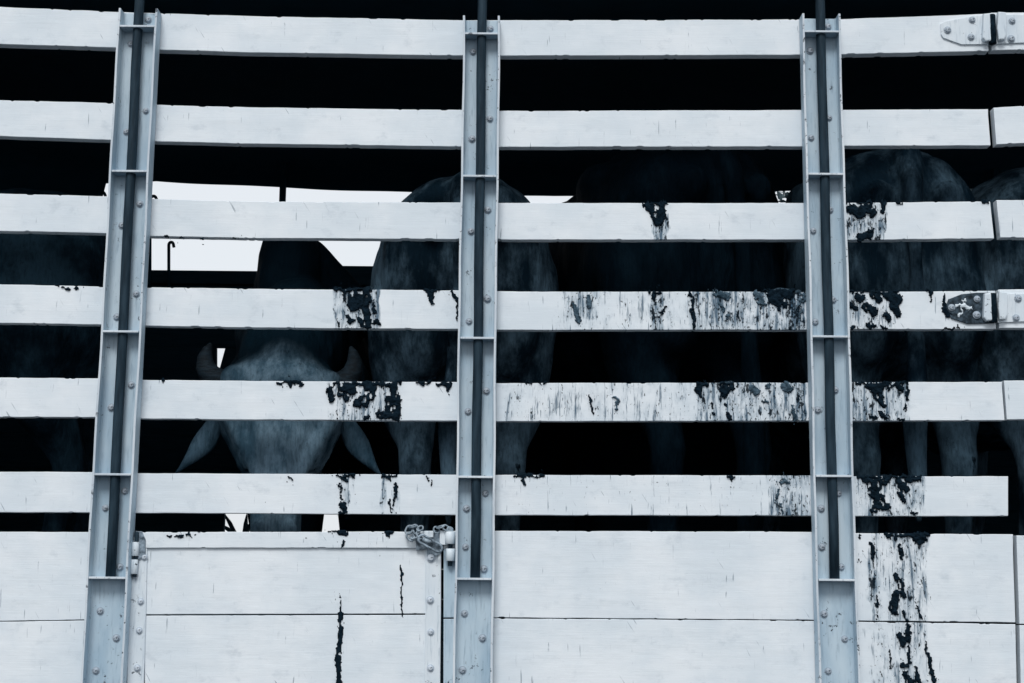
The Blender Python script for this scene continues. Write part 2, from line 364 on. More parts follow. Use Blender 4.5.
# ---- manure crusts: (capsules px: x0,y0,x1,y1,r0,r1), negative r cuts paint back in
MUDS = {
 2: [[(643, 204, 666, 204, 2.5, 2.5), (648, 206, 656, 217, 5, 4), (661, 206, 661, 222, 5.5, 3.5), (655, 216, 657, 224, 5, 2)],
     [(850, 209, 858, 212, 5.5, 6), (862, 212, 871, 213, 7, 6), (867, 206, 870, 204, 4, 4), (861, 237, 871, 236, 5, 4.5), (868, 232, 873, 231, 3, 2), (883, 204, 882, 212, 4, 3), (847, 203, 852, 205, 3, 3)],
     [(897, 202.5, 903, 203, 1.7, 1.5)], [(983, 202, 987, 203, 2.6, 1.5)], [(165, 237, 168, 237, 1.5, 1.5)], [(180, 238, 184, 238, .9, .9), (200, 238.2, 203, 238.2, .8, .8), (233, 238.5, 238, 238.5, 1, 1)]],
 3: [[(335, 290, 370, 290, 2.2, 3), (347, 296, 354, 306, 5, 6), (357, 294, 361, 304, 6, 5), (366, 292, 368, 300, 5, 5), (366, 304, 367, 325, 4.5, 5), (373, 300, 374, 314, 1.5, 2), (348, 316, 352, 320, 3, 3.5), (376, 322, 378, 324, 4, 3), (359, 318, 361, 326, 2.5, 2), (338, 322, 339, 328, 1.5, 1.5)],
     [(425, 290.5, 439, 290.5, 2, 2), (430, 293, 432, 303, 5, 3)], [(453, 293, 457, 300, 2.5, 3), (457, 300, 457, 322, 2.5, 1.5)],
     [(573, 302, 578, 320, 1.5, 4), (588, 297, 590, 306, 2.5, 3.5)], [(651, 293, 660, 293, 3, 3), (654, 296, 656, 302, 3, 1.5), (659, 316, 666, 307, 2.2, 2.5)],
     [(689, 294, 692, 297, 3, 2), (693, 298, 692, 312, 2.2, 3), (694, 314, 695, 328, 2.5, 2.2)], [(716, 294, 727, 297, 4, 4.5), (718, 303, 730, 317, 1.5, 3.5), (724, 312, 729, 312, 3, 2)],
     [(764, 291, 793, 291, 2, 2), (770, 294, 788, 294, 4, 5), (776, 299, 782, 303, 8, 7), (779, 306, 780, 310, 4, 2)], [(755, 294, 760, 300, 3, 5), (762, 304, 766, 306, 3, 2), (799, 300, 802, 320, 2, 3), (803, 294, 804, 300, 3, 3)],
     [(848, 292, 896, 292, 1.8, 2.5), (850, 306, 855, 308, 4.2, 4), (856, 295, 862, 299, 3.5, 4.5), (872, 294, 880, 300, 4, 4.5), (865, 307, 873, 312, 4.5, 6), (886, 295, 896, 300, 4, 7), (894, 305, 898, 314, 6, 3.5), (886, 316, 889, 319, 4, 3), (868, 324, 874, 326, 3.2, 3.5), (853, 327, 857, 328, 2.5, 2), (882, 326, 886, 328, 2, 2)],
     [(928, 291, 932, 293, 2.4, 2.4), (930, 294, 930.5, 301, 2.6, 1.8)], [(945, 294, 944, 310, 1, 4), (944, 310, 949, 315, 4, 4)], [(943, 329, 959, 329, 1.2, 1.4)],
     [(58, 286, 60, 288, 1.4, 1.4), (63, 287, 69, 289, 1.8, 2.2), (75, 288, 77, 288.5, 1.8, 1.8)]],
 4: [[(277, 382, 302, 383, 1.6, 2.2), (289, 384, 291, 387, 2.4, 1.5), (297, 384, 300, 386, 2.2, 2), (281, 384, 282, 386, 1.4, 1.2)], [(163, 380, 163.5, 384, 1.6, 1)],
     [(333, 384, 400, 384, 2.2, 3.5), (329, 389, 331, 399, 3.5, 4), (342, 388, 351, 390, 5, 6), (340, 395, 346, 399, 4, 4), (362, 400, 371, 397, 5, 5), (357, 404, 366, 405, 5, 4.5), (368, 387, 375, 390, 5, 4), (394, 386, 397, 418, 6, 4.5), (387, 398, 388, 412, 3.5, 3), (380, 414, 398, 419, 5, 3.5), (365, 418, 369, 418, 2.5, 2.5), (336, 411, 337, 419, 1.5, 1.5)],
     [(417, 383.5, 430, 383.5, 1.8, 2.2), (421, 385, 424, 386, 2, 1.5)], [(437, 383, 449, 386, 2, 4), (448, 388, 449, 395, 2.2, 1)],
     [(526, 383, 532, 384, 1.6, 1.2), (540, 383, 547, 383.5, 1.5, 1.8)], [(588, 394, 591, 402, 1.2, 2), (591, 402, 594, 414, 1.6, 2)], [(612, 397, 619, 400, 1.5, 2), (617, 402, 617, 410, 2, 1.5)],
     [(697, 385, 709, 385, 2.5, 2.5), (699, 389, 701, 396, 5, 2)], [(722, 384, 737, 383, 3, 2.5), (725, 390, 724, 396, 6, 4), (731, 387, 736, 386, 4, 2), (726, 404, 729, 418, 2, 2.8), (712, 403, 714, 415, 2.4, 2)],
     [(752, 387, 757, 392, 4, 4.5), (767, 384, 769, 389, 3, 2.5), (763, 401, 767, 403, 3, 2.5), (785, 386, 790, 390, 4.5, 4), (793, 405, 795, 418, 2.2, 2.8)],
     [(857, 383.5, 908, 384, 2, 2.5), (868, 386, 886, 388, 4, 5), (877, 393, 880, 398, 6, 5), (881, 402, 884, 407, 4, 2.5), (899, 386, 903, 391, 3.5, 3.5), (907, 388, 907, 399, 3, 2), (881, 413, 885, 417, 3.5, 3), (871, 417, 876, 419, 1.8, 2), (898, 419, 906, 419, 2, 1.5), (905, 404, 906, 412, 1.6, 1.4)]],
 5: [[(336, 476, 354, 476, 1.8, 2.4), (343, 478, 347, 481, 3, 2.2), (340, 484, 341, 500, 1.4, 1.6), (343, 505, 346, 512, 4.5, 2.5), (340, 513, 346, 513, 2, 2)], [(361, 475.5, 363, 477, 1.6, 1.2)],
     [(382, 476, 396, 476.5, 2, 2), (388, 478, 391, 481, 2.5, 1.5), (395, 484, 396, 492, 2, 2.3), (396, 494, 392, 508, 2.3, 1.6), (389, 500, 391, 512, 1.4, 1.4)], [(427, 476, 430, 480, 2, 1.4), (432, 480, 432, 485, 1, .8)], [(290, 478, 293, 480, 1.8, 1.2)],
     [(514, 476, 544, 476, 1.6, 1.8), (523, 479, 525, 486, 2.6, 1.3)], [(727, 477, 735, 477, 1.6, 1.6), (731, 479, 731, 481, 2.6, 1.5)], [(776, 482, 780, 483, 3, 3), (785, 480, 788, 482, 3, 2), (779, 490, 777, 498, 1.8, 2), (780, 503, 782, 513, 1.5, 1.5)],
     [(858, 477, 922, 477, 2, 2.5), (864, 480, 876, 486, 4, 7), (880, 482, 888, 480, 5, 4), (872, 494, 880, 500, 5, 6), (878, 505, 886, 507, 6, 5), (872, 510, 876, 512, 3, 2.5), (898, 482, 905, 488, 4, 5), (900, 493, 904, 501, 4, 3), (908, 479, 921, 479, 3.5, 3), (912, 512, 916, 513, 2.5, 2.2), (889, 512, 891, 514, 2, 2)]],
}
PANELMUD = [[(886, 535, 928, 535.5, 2, 3), (916, 538, 925, 538, 5, 4), (919, 543, 920, 548, 5, 2), (889, 537, 895, 540, 3, 3), (899, 545, 902, 558, 2.4, 2.8), (871, 542, 874, 552, 1.8, 3.5), (873, 555, 874, 566, 2, 1.5), (859, 537, 860, 539, 1.4, 1), (860, 558, 862, 568, 1, 1.3)],
 [(895, 575, 900, 580, 3, 4), (901, 585, 904, 596, 4, 3.5), (896, 595, 893, 607, 5.5, 5), (893, 610, 896, 613, 4.5, 3), (876, 594, 878, 606, 1.6, 2), (877, 614, 876, 619, 1.3, 1.3), (918, 606, 921, 618, 1.6, 2.2), (903, 610, 907, 619, 2, 2)],
 [(908, 626, 908, 640, 3, 4), (900, 636, 903, 645, 4, 4), (908, 648, 910, 662, 2, 2.5), (902, 665, 907, 667, 3, 2.5), (906, 674, 910, 684, 4, 5), (916, 668, 918, 684, 2.2, 4), (925, 640, 929, 660, 1.5, 2.8), (929, 660, 934, 684, 2.8, 2.6), (890, 650, 891, 668, 1, 1.6)]]
DOORMUD = [[(340, 590, 340, 612, .7, 1.6), (340.5, 613, 340.5, 625, 3.3, 3.2), (341, 625, 338, 660, 3.0, 3.6), (338, 660, 339, 690, 3.4, 3.0)], [(401, 567, 402, 572, 1.5, 2), (402, 572, 401, 596, 2, 1.5), (401, 596, 403, 621, 1.5, .8)], [(396, 603, 396, 605, .8, .8)]]
STRIPMUD = [[(329, 532, 347, 532, 1.4, 2), (340, 533, 347, 535, 3, 2), (333, 533, 332.5, 541, 1.5, .7), (344, 541, 341, 546, 2.2, 1.6)], [(385, 532.5, 392, 532.5, 1.8, 2.6), (387, 534, 389, 537, 2.5, 1.5)],
            [(168, 535, 172, 536, 1.6, 1.8), (177, 537, 187, 536, 1.5, 2.2), (189, 534, 192, 537, 2, 1.2), (195, 534, 200, 532.5, 1.3, 1)], [(271, 532, 274, 532, .8, .8), (306, 537, 306, 538, .9, .9)]]
def crust(shapes, parent, y=0.0, rag=3.0, seed=0, high=.006, holes=.0):
    s = np.array(shapes, float)
    pad = 7; st = .5
    x0, x1 = min(s[:, 0].min(), s[:, 2].min()) - pad - 4, max(s[:, 0].max(), s[:, 2].max()) + pad + 4
    y0, y1 = min(s[:, 1].min(), s[:, 3].min()) - pad - 3, max(s[:, 1].max(), s[:, 3].max()) + pad + 3
    gx, gy = np.meshgrid(np.arange(x0, x1, st), np.arange(y0, y1, st), indexing='ij')
    wx = gx + 3.0 * fbm(gx * .16 + seed, gy * .12, 3) + 2.2 * fbm(gx * .5 + seed, gy * .4 + 7, 2); wy = gy + 5.0 * fbm(gx * .22 + 50 + seed, gy * .12, 3)
    f = np.full(gx.shape, -9.0)
    for a in shapes:
        ax, ay, bx, by, ra, rb = a
        dx, dy = bx - ax, by - ay; L = dx * dx + dy * dy + 1e-6
        t = np.clip(((wx - ax) * dx + (wy - ay) * dy) / L, 0, 1)
        f = np.maximum(f, ra + (rb - ra) * t - np.hypot(wx - ax - t * dx, wy - ay - t * dy))
    base = f
    f = f + rag * (.75 * fbm(gx * .42 + seed, gy * .30, 3) + .75 * fbm(gx * 1.05 + seed, gy * .8 + 31, 2))
    speck = (fbm(gx * .62 + seed + 70, gy * .45, 2) > .27 - .02 * np.clip(base, -8, 0) * -1 * .0) & (base > -5.5 * min(1.0, rag / 3))
    f = np.where(speck & (f < .4), .5, f)
    pit = (fbm(gx * .34 + seed + 20, gy * .13, 3) > .25) & (base < 5)
    f = np.where(pit, -1, f)
    mask = f > 0
    cell = mask[:-1, :-1] & mask[1:, :-1] & mask[1:, 1:] & mask[:-1, 1:]
    if not cell.any(): return None
    h = np.clip(f / 3.2, 0, 1) ** .6 * high * (.45 + 1.1 * (fbm(gx * .35 + seed, gy * .35, 4) + .5))
    used = np.zeros_like(mask); used[:-1, :-1] |= cell; used[1:, :-1] |= cell; used[1:, 1:] |= cell; used[:-1, 1:] |= cell
    edge = np.zeros_like(mask); c = np.pad(cell, 1)
    nb = c[:-1, :-1].astype(int) + c[1:, :-1] + c[1:, 1:] + c[:-1, 1:]
    edge = used & (nb < 4)
    h = np.where(edge, -.0006, h + .0008)
    X, Z = Pnp(gx, gy, 0.0)
    ids = -np.ones(mask.shape, int); ids[used] = np.arange(used.sum())
    vv = np.stack([X[used], y - h[used], Z[used]], -1)
    i, j = np.nonzero(cell)
    fc = np.stack([ids[i, j], ids[i, j + 1], ids[i + 1, j + 1], ids[i + 1, j]], -1)
    me = bpy.data.meshes.new('manure_crust'); me.from_pydata(vv.tolist(), [], fc.tolist())
    me.polygons.foreach_set('use_smooth', [True] * len(me.polygons)); me.update()
    o = link('manure_crust', me, M['mud'], parent); o['kind'] = 'stuff'
    return o
k = 0
for row, groups in MUDS.items():
    for gi, g in enumerate(groups):
        k += 1; o = crust(g, SLATS[row], 0.0, 3.4, k * 9.3)
        if o and (row, gi) in ((3, 3), (3, 6), (3, 8), (4, 7), (4, 10), (5, 7)): o.data.materials.clear(); o.data.materials.append(M['greymud'])
lower = [o for o in truck.children if o.name.startswith('plank')]
for g, pl in zip(PANELMUD, (lower[4], lower[4], lower[5])):
    k += 1; crust(g, pl, 0.0, 3.4, k * 9.3)

# clods lying over the top edges
def clod_mesh(seed):
    bm = bmesh.new(); bmesh.ops.create_icosphere(bm, subdivisions=3, radius=1)
    r = random.Random(seed); o = Vector((r.random() * 90, r.random() * 90, r.random() * 90))
    from mathutils import noise as mn
    for v in bm.verts:
        p = v.co * 1.6 + o
        v.co *= 1 + .38 * mn.noise(p) + .22 * mn.noise(p * 2.6) + .12 * mn.noise(p * 6)
    return mesh_of(bm, smooth=True)
clods = [clod_mesh(i) for i in range(5)]
for i, (row, px, py, w, h) in enumerate([(3, 781, 291.2, 13, 3.6), (3, 798, 292, 5, 2.4), (3, 768, 291.5, 5, 2.2), (5, 521, 476, 7, 3.8), (5, 530, 475.4, 4, 3), (5, 541, 476, 5, 2.4), (4, 545, 383, 3.5, 1.7), (4, 530, 383, 3, 1.5),
        (4, 727, 383.4, 9, 2.4), (4, 703, 383.6, 5, 1.8), (4, 882, 383.6, 16, 1.8), (5, 880, 477.2, 16, 2), (5, 908, 477.4, 10, 1.8), (3, 874, 292.4, 14, 1.6), (3, 893, 292.2, 6, 2), (4, 365, 383.5, 18, 1.8), (4, 391, 384, 8, 2), (3, 355, 290, 12, 1.8),
        (4, 445, 383.2, 5, 2), (4, 424, 383.4, 5, 1.4), (5, 345, 475.6, 7, 2), (5, 389, 475.8, 5, 1.6), (4, 288, 382.5, 9, 1.4), (2, 655, 203.6, 9, 1.3), (2, 862, 203, 10, 1.5), (2, 984, 201.8, 4, 1.4), (2, 900, 202.4, 4, 1.2), (5, 731, 476.2, 4, 1.2)]):
    p = P(px, py)
    o = link('manure_clod', clods[i % 5], M['clod'], SLATS[row], (p.x, .012, p.z)); s = 1 / 345.0
    o.scale = (w * s, .016, h * s)
    if i in (0, 1, 8): o.material_slots[0].link = 'OBJECT'; o.material_slots[0].material = M['greymud']
    o.rotation_euler = (0, random.uniform(-.12, .12), 0)
for px, py, w, h in [(906, 535.6, 19, 1.9), (921, 536.8, 6, 2.6), (890, 535.4, 6, 2.2)]:
    p = P(px, py); o = link('manure_clod', clods[int(px) % 5], M['clod'], lower[4], (p.x, .012, p.z)); o.scale = (w / 345, .016, h / 345)

# ---- channel posts
def bolt_mesh(r=.0095, h=.008):
    bm = bmesh.new(); seg = 12; rings = []
    for rr, yy in ((r * 1.35, 0.0), (r * 1.35, -.0022), (r, -.0025), (r * .97, -h * .7), (r * .75, -h), (r * .35, -h * 1.1)):
        rings.append([bm.verts.new((rr * math.cos(2 * math.pi * i / seg), yy, rr * math.sin(2 * math.pi * i / seg))) for i in range(seg)])
    for A, B in zip(rings, rings[1:]):
        for i in range(seg): bm.faces.new((A[i], A[(i + 1) % seg], B[(i + 1) % seg], B[i]))
    bm.faces.new(rings[-1]); bmesh.ops.recalc_face_normals(bm, faces=bm.faces)
    return mesh_of(bm, smooth=False)
BOLT = bolt_mesh(); BOLT.materials.append(M['bolt']); BOLTW = bolt_mesh(); BOLTW.materials.append(M['boltw'])
WEB = -.009            # front of the post web
def put_bolt(px, py, y, parent, me=None, s=1.0, name='bolt'):
    p = P(px, py, y); o = link(name, me or BOLT, None, parent, (p.x, y, p.z), (0, random.uniform(0, 1), 0)); s *= random.uniform(.92, 1.08); o.scale = (s, s, s)
    return o
def channel_mesh(xc, hw, z0, z1, depth, tw=.006, tf=.006):
    """U-channel open to the camera side: web behind, two flanges forward"""
    pr = [(-hw, -.003), (-hw, -depth), (-hw + tf, -depth), (-hw + tf, WEB - .004), (-hw + tf + .004, WEB), (hw - tf - .004, WEB), (hw - tf, WEB - .004), (hw - tf, -depth), (hw, -depth), (hw, -.003)]
    bm = bmesh.new(); nz = 60; rings = []
    for i in range(nz + 1):
        z = z0 + (z1 - z0) * i / nz
        d = .0012 * math.sin(z * 5.1 + xc * 9) + .0008 * math.sin(z * 17 + xc * 4)
        rings.append([bm.verts.new((xc + x + (d if abs(x) > hw - tf - .001 and y < -.03 else 0), y, z)) for x, y in pr])
    n = len(pr)
    for A, B in zip(rings, rings[1:]):
        for i in range(n): bm.faces.new((A[i], A[(i + 1) % n], B[(i + 1) % n], B[i]))
    bm.faces.new(rings[0]); bm.faces.new(rings[-1][::-1])
    bmesh.ops.recalc_face_normals(bm, faces=bm.faces)
    for f in bm.faces:
        if all(v.co.y < -depth + .0005 for v in f.verts): f.material_index = 1
    me = mesh_of(bm); me.materials.append(M['post']); me.materials.append(M['lip']); return me
POSTS = [ # px centre at y=330, half width m, gusset rows, bolts, rod (px, py) pair
 (122.6, .0585, [26, 171, 331.5, 474.5, 578], [(148.5, 20), (131, 44), (146, 111), (126.5, 132), (140, 204), (122, 225.5), (136.5, 294), (117, 317), (131.5, 385), (111.5, 407.5), (125, 491), (105.5, 508), (120, 567), (100.5, 611), (116.5, 638), (96, 670.5)], (139.5, 0, 110.3, 578)),
 (477.6, .0555, [33.5, 176, 338, 477, 579], [(490.5, 29), (473, 52), (490, 119), (472, 139), (488, 210), (471, 231.5), (487.5, 299), (469, 321.5), (486.5, 391), (468, 411.5), (485.5, 493.5), (466.5, 508.5), (465.5, 547), (484, 569), (464.5, 613.5), (482.5, 638), (462.5, 670)], (482.3, 0, 475, 579)),
 (828.4, .0575, [31.5, 174, 336.5, 476, 580], [(828, 27), (810, 51), (829, 118), (811, 138), (830, 210), (813, 231), (833, 300), (815, 322), (835, 390), (817.5, 410), (838.5, 493.5), (821, 508.5), (821.5, 547), (841, 567), (824, 614), (844.5, 639), (828, 671)], (820, 0, 834.6, 579)),
]
post_objs = []
def make_post(xc, hw, zs, top, depth=.050):
    po = link('post', channel_mesh(xc, hw, 1.12, top, depth), M['post'], truck)
    for z in zs:
        gm = box_mesh(xc - hw + .0065, xc + hw - .0065, -depth - .0015, WEB - .0006, z - .0032, z + .0032, .001, 1); gm.materials.append(M['post']); gm.materials.append(M['lip'])
        for f in gm.polygons:
            if f.center.y < -depth - .0005: f.material_index = 1
        link('gusset', gm, None, po)
    return po
for (pc, hw, gs, bolts, rod) in POSTS:
    xc = P(pc, 330, -.03).x
    zs = [P(pc, g, -.05).z for g in gs]
    top = P(pc, gs[0] - 18, -.05).z
    po = make_post(xc, hw, zs, top); post_objs.append(po)
    ry = -.030
    a = P(rod[0], rod[1], ry); b = P(rod[2], rod[3], ry)
    d = (a - b); ztop = 3.52
    a2 = b + d * ((ztop - b.z) / d.z)
    pts = [b + (a2 - b) * t for t in np.linspace(0, 1, 14)]
    pts = [p + Vector((.0012 * math.sin(i * 1.7), .001 * math.cos(i * 2.1), 0)) for i, p in enumerate(pts)]
    link('rod', tube_mesh(pts, .0142, 14), M['rod'], po)
    for (bx, by) in bolts: put_bolt(bx, by, WEB + .0004, po, None, .86)
for xc in (P(125, 330).x - 1.03, P(828, 330).x + 1.03):       # the neighbours just outside the frame
    make_post(xc, .0575, [P(500, g, -.05).z for g in (33, 176, 338, 477, 579)], P(500, 20).z)

# ---- access door between the first two posts
door = empty('access_door', (0, 0, 0)); door.parent = truck
DP1 = board('plank', [(131, 547.5, 614.4), (425, 547.5, 613.6)], 146, 428, .03, door, 0.0, 0, 0, 2, None, .4)
DP2 = board('plank', [(131, 615.8, 760), (425, 615.0, 760)], 145, 428, .03, door, 0.0, 0, 0, 2, None, .4)
def strip(poly, y0, y1, mat='frame', parent=door, name='frame_strip', bev=.0015):
    pts = [P(x, y) for x, y in poly]
    return link(name, prism_mesh([(p.x, p.z) for p in pts], y0, y1, bev), M[mat], parent)
def bent_strip(name, ctrl, x0, x1, th, parent, yf):
    return board(name, ctrl, x0, x1, th, parent, yf, 0, 0, 2.0, M['board'], 1.0)
top_strip = bent_strip('frame_strip', [(131, 532.2, 548.0), (441, 531.6, 547.9)], 137, 441, .007, door, -.0075)
strip([(131.5, 534), (147.6, 549), (146.4, 610), (142, 760), (125.5, 760), (129.9, 600)], -.0062, .001)
strip([(425.6, 549), (441.2, 549), (441.0, 610), (439.5, 760), (424, 760), (425.4, 610)], -.0062, .001)
strip([(443.6, 549), (456, 549), (455, 617.4), (443.6, 617.4)], -.004, -.0005, 'post', truck, 'jamb_strip')
strip([(443.6, 619), (455, 619), (453, 760), (443.2, 760)], -.004, -.0005, 'post', truck, 'jamb_strip')
for bx, by in [(140.8, 601.5), (139.3, 630.5), (137.5, 668), (430.3, 600), (430.8, 632), (430.5, 668)]: put_bolt(bx, by, -.0064, door, BOLTW, .82)
put_bolt(144.4, 557, -.0064, door, BOLTW, .82)
for g in DOORMUD: k += 1; crust(g, DP2 if g[0][1] > 580 and g[0][0] < 380 else DP1, 0.0, 1.3, k * 9.3, .003)
for g in STRIPMUD: k += 1; crust(g, top_strip, -.0075, 2.2, k * 9.3, .004)
# the door's hinge on the left post side
hg = empty('hinge'); hg.parent = door
def vcyl(px, y0, y1, r, Y, mat, parent, name, cap=False, seg=16):
    a, b = P(px, y0, Y), P(px, y1, Y)
    pts = [(b.x, Y, b.z), (b.x, Y, b.z + .0012), (b.x, Y, a.z - .0012), (b.x, Y, a.z)]; rr = [r * .9, r, r, r * .88]
    if cap:
        for t in (.3, .6, .85, 1.0): pts.append((b.x, Y, a.z + r * t)); rr.append(r * max(.05, math.sqrt(1 - t * t)))
    return link(name, tube_mesh(pts, rr, seg), M[mat], parent)
vcyl(134.6, 542, 556, .0115, -.014, 'frame', hg, 'knuckle')
vcyl(133.4, 559.5, 574, .0115, -.014, 'frame', hg, 'knuckle')
vcyl(134.6, 532, 577, .006, -.014, 'rod', hg, 'pin')
strip([(136.5, 531), (143, 531.5), (146.5, 540), (146, 556), (139, 560), (136.5, 555)], -.012, -.0062, 'chaindark', hg, 'hinge_leaf')
strip([(129.5, 560), (139.5, 560), (138, 576), (129, 575)], -.0105, -.0062, 'bolt', hg, 'hinge_leaf')
# latch
la = empty('latch'); la.parent = door
vcyl(449.8, 530.2, 533, .011, -.02, 'chain', la, 'pin_head', True)
vcyl(450.0, 531.5, 544, .0145, -.018, 'frame', la, 'knuckle')
vcyl(450.2, 548.6, 561, .0135, -.018, 'frame', la, 'knuckle')
vcyl(450.1, 533, 566, .0065, -.016, 'rod', la, 'pin')
strip([(418, 531), (436, 530.5), (447, 531), (447, 543.5), (440, 545), (441, 553), (437, 556), (427, 556), (427, 549.5), (416.5, 550.5), (416, 540)], -.0125, -.0062, 'chaindark', la, 'latch_plate')
strip([(420, 531.5), (434, 531), (433.5, 537.5), (422, 538)], -.016, -.0125, 'frame', la, 'latch_plate')
strip([(440, 531.4), (447.5, 531), (447.5, 545), (440, 545)], -.019, -.0125, 'frame', la, 'latch_plate')
put_bolt(431, 557.5, -.0064, la, BOLTW, 1.0)
# chain with its clip, hanging over the latch
chain = empty('latch_chain', P(416, 535, -.02))
tag(chain, 'short galvanised chain with long clip hooked over the door latch', 'chain')
def link_shape(L, W, r, c, ax, up):
    ax = Vector(ax).normalized(); up = Vector(up); up = (up - ax * up.dot(ax)).normalized(); pts = []
    for i in range(22):
        a = 2 * math.pi * i / 22; x = math.cos(a) * W; yv = math.sin(a) * W
        x += (L - W) * (1 if math.cos(a) > 0 else -1) * (1 if abs(math.cos(a)) > .01 else 0)
        pts.append(Vector(c) + ax * x + up * yv)
    return tube_mesh(pts, r, 8, True)
def add_link(px0, py0, px1, py1, W, r, roll, mat='chain', Y=-.022, name='chain_link'):
    a, b = P(px0, py0, Y), P(px1, py1, Y); c = (a + b) / 2; ax = (b - a); L = ax.length / 2
    up = Vector((0, math.cos(roll), math.sin(roll))) if abs(ax.normalized().y) < .9 else Vector((1, 0, 0))
    side = ax.normalized().cross(Vector((0, 1, 0)))
    up = side * math.cos(roll) + Vector((0, 1, 0)) * math.sin(roll)
    me = link_shape(L, W, r, c, ax, up); o = link(name, me, M[mat], None)
    o.parent = chain; o.matrix_parent_inverse = Matrix.Translation(-Vector(chain.location))
for a in [(407, 534, 411, 526, .009, .0028, .2), (409, 527, 416, 526, .008, .0028, 1.2), (414, 525, 417.5, 534, .008, .0028, .3), (408, 533, 413, 540, .010, .0032, .3), (411, 538, 418, 536, .008, .003, 1.1), (417, 532, 421, 539, .008, .0028, 1.0),
          (417, 530, 423, 527, .007, .0026, .5), (435, 527, 438, 533, .008, .0026, .4), (437, 528, 444, 526, .007, .0026, 1.2), (443, 526, 449, 530, .008, .0026, .6)]:
    add_link(*a)
add_link(419, 537, 441.5, 550, .0115, .0036, .15, 'chaindark', -.027, 'clip')
link('clip_sleeve', tube_mesh([P(422.5, 539.2, -.030), P(430.5, 542.2, -.030)], .0065, 10), M['chain'], chain).matrix_parent_inverse = Matrix.Translation(-Vector(chain.location))

# ---- hinges between fixed side and side gate
def gate_hinge(dx, dy, leafL, dirty):
    h = empty('hinge'); h.parent = truck
    pl = strip([(x + dx, y + dy) for x, y in leafL], -.0055, -.0006, 'dirtysteel' if dirty else 'frame', h, 'hinge_leaf', .001)
    pr = strip([(x + dx, y + dy) for x, y in [(993, 15.5), (1044, 15), (1052, 26), (1046, 37), (1030, 43), (993, 44.5)]], -.0055, -.0006, 'frame', h, 'hinge_leaf', .001)
    kl = strip([(x + dx, y + dy) for x, y in [(981.5, 16), (990, 15.2), (990.5, 22), (989, 31), (990, 43), (983.5, 43.5), (980.5, 40)]], -.021, -.0055, 'frame', h, 'knuckle', .004)
    kr = strip([(x + dx, y + dy) for x, y in [(996, 14), (1003.5, 14.5), (1005, 18), (1004.5, 38), (1002, 42), (996.5, 42), (995, 31)]], -.021, -.0055, 'frame', h, 'knuckle', .004)
    vcyl(992.8 + dx, 15 + dy, 44 + dy, .0115, -.0125, 'mud', h, 'pin')
    return h
h1 = gate_hinge(0, 0, [(940.5, 24.5), (944, 22), (975, 16.2), (991, 15.4), (991, 44.8), (961, 45), (943, 38.5), (940.7, 35)], False)
for b in [(947.5, 30.2), (972, 20), (971, 37.2), (1012, 21), (1011, 39)]: put_bolt(*b, -.0057, h1, BOLT, .88)
h2 = gate_hinge(1, 278.5, [(944, 31), (947, 21), (960, 16), (975, 14.5), (991, 14.5), (991, 45), (966, 45.5), (950, 40)], True)
for b in [(951.5, 307.5), (977, 299), (976.5, 315), (1018, 298.5), (1016, 318)]: put_bolt(*b, -.0057, h2, BOLT, .85)
for g in ([(955, 306, 968, 308, 1.5, 3), (958, 316, 962, 311, 2, 1), (962, 303, 965, 300, 2, 1.5)],):
    o = crust(g, h2, -.0056, 3.0, 401, .002); o.data.materials.clear(); o.data.materials.append(M['frame']); o.name = 'paint_flake'

# ---- inside and far side of the truck, roof, chassis
def part(name, me, mat, parent=truck): return link(name, me, M[mat], parent)
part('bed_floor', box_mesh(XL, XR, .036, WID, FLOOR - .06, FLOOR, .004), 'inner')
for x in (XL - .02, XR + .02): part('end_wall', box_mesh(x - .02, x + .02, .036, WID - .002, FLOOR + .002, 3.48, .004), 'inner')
# far boards: long boards laid edge to edge, a few broken short
FY = WID; zt = P(200, 272.5, FY).z
def fboard(x0, x1, z0, z1, s0=0.0, s1=0.0):
    return link('far_board', prism_mesh([(x0, z1), (x1, z1), (x1 + s1, z0), (x0 + s0, z0)], FY, FY + .03, .001), M['inner'], truck)
ga, gb = P(216, 349, FY), P(225, 366, FY); xa, xb = P(215.8, 355, FY).x, P(225, 355, FY).x
z3t, z3b = P(220, 347.6, FY).z, P(220, 368, FY).z
l0, l1 = P(280, 505, FY).z, P(280, 538, FY).z
rows = [FLOOR + .002]
while rows[-1] < l1 - .22: rows.append(rows[-1] + .19)
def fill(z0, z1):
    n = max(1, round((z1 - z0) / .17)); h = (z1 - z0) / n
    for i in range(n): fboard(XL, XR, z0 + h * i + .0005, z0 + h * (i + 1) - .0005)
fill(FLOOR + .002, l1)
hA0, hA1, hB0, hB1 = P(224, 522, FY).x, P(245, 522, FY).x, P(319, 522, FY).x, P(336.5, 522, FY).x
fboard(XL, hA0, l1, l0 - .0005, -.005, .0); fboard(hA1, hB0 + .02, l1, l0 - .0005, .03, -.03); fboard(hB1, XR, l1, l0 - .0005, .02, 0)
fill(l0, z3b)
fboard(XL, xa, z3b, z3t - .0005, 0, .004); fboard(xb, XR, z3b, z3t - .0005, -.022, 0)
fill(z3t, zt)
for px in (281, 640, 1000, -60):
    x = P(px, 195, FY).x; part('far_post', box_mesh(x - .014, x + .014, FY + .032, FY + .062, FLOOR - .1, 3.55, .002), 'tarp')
fboard(P(322, 268, FY).x, XR, zt + .0055, P(420, 266.5, FY).z, -.03, 0)
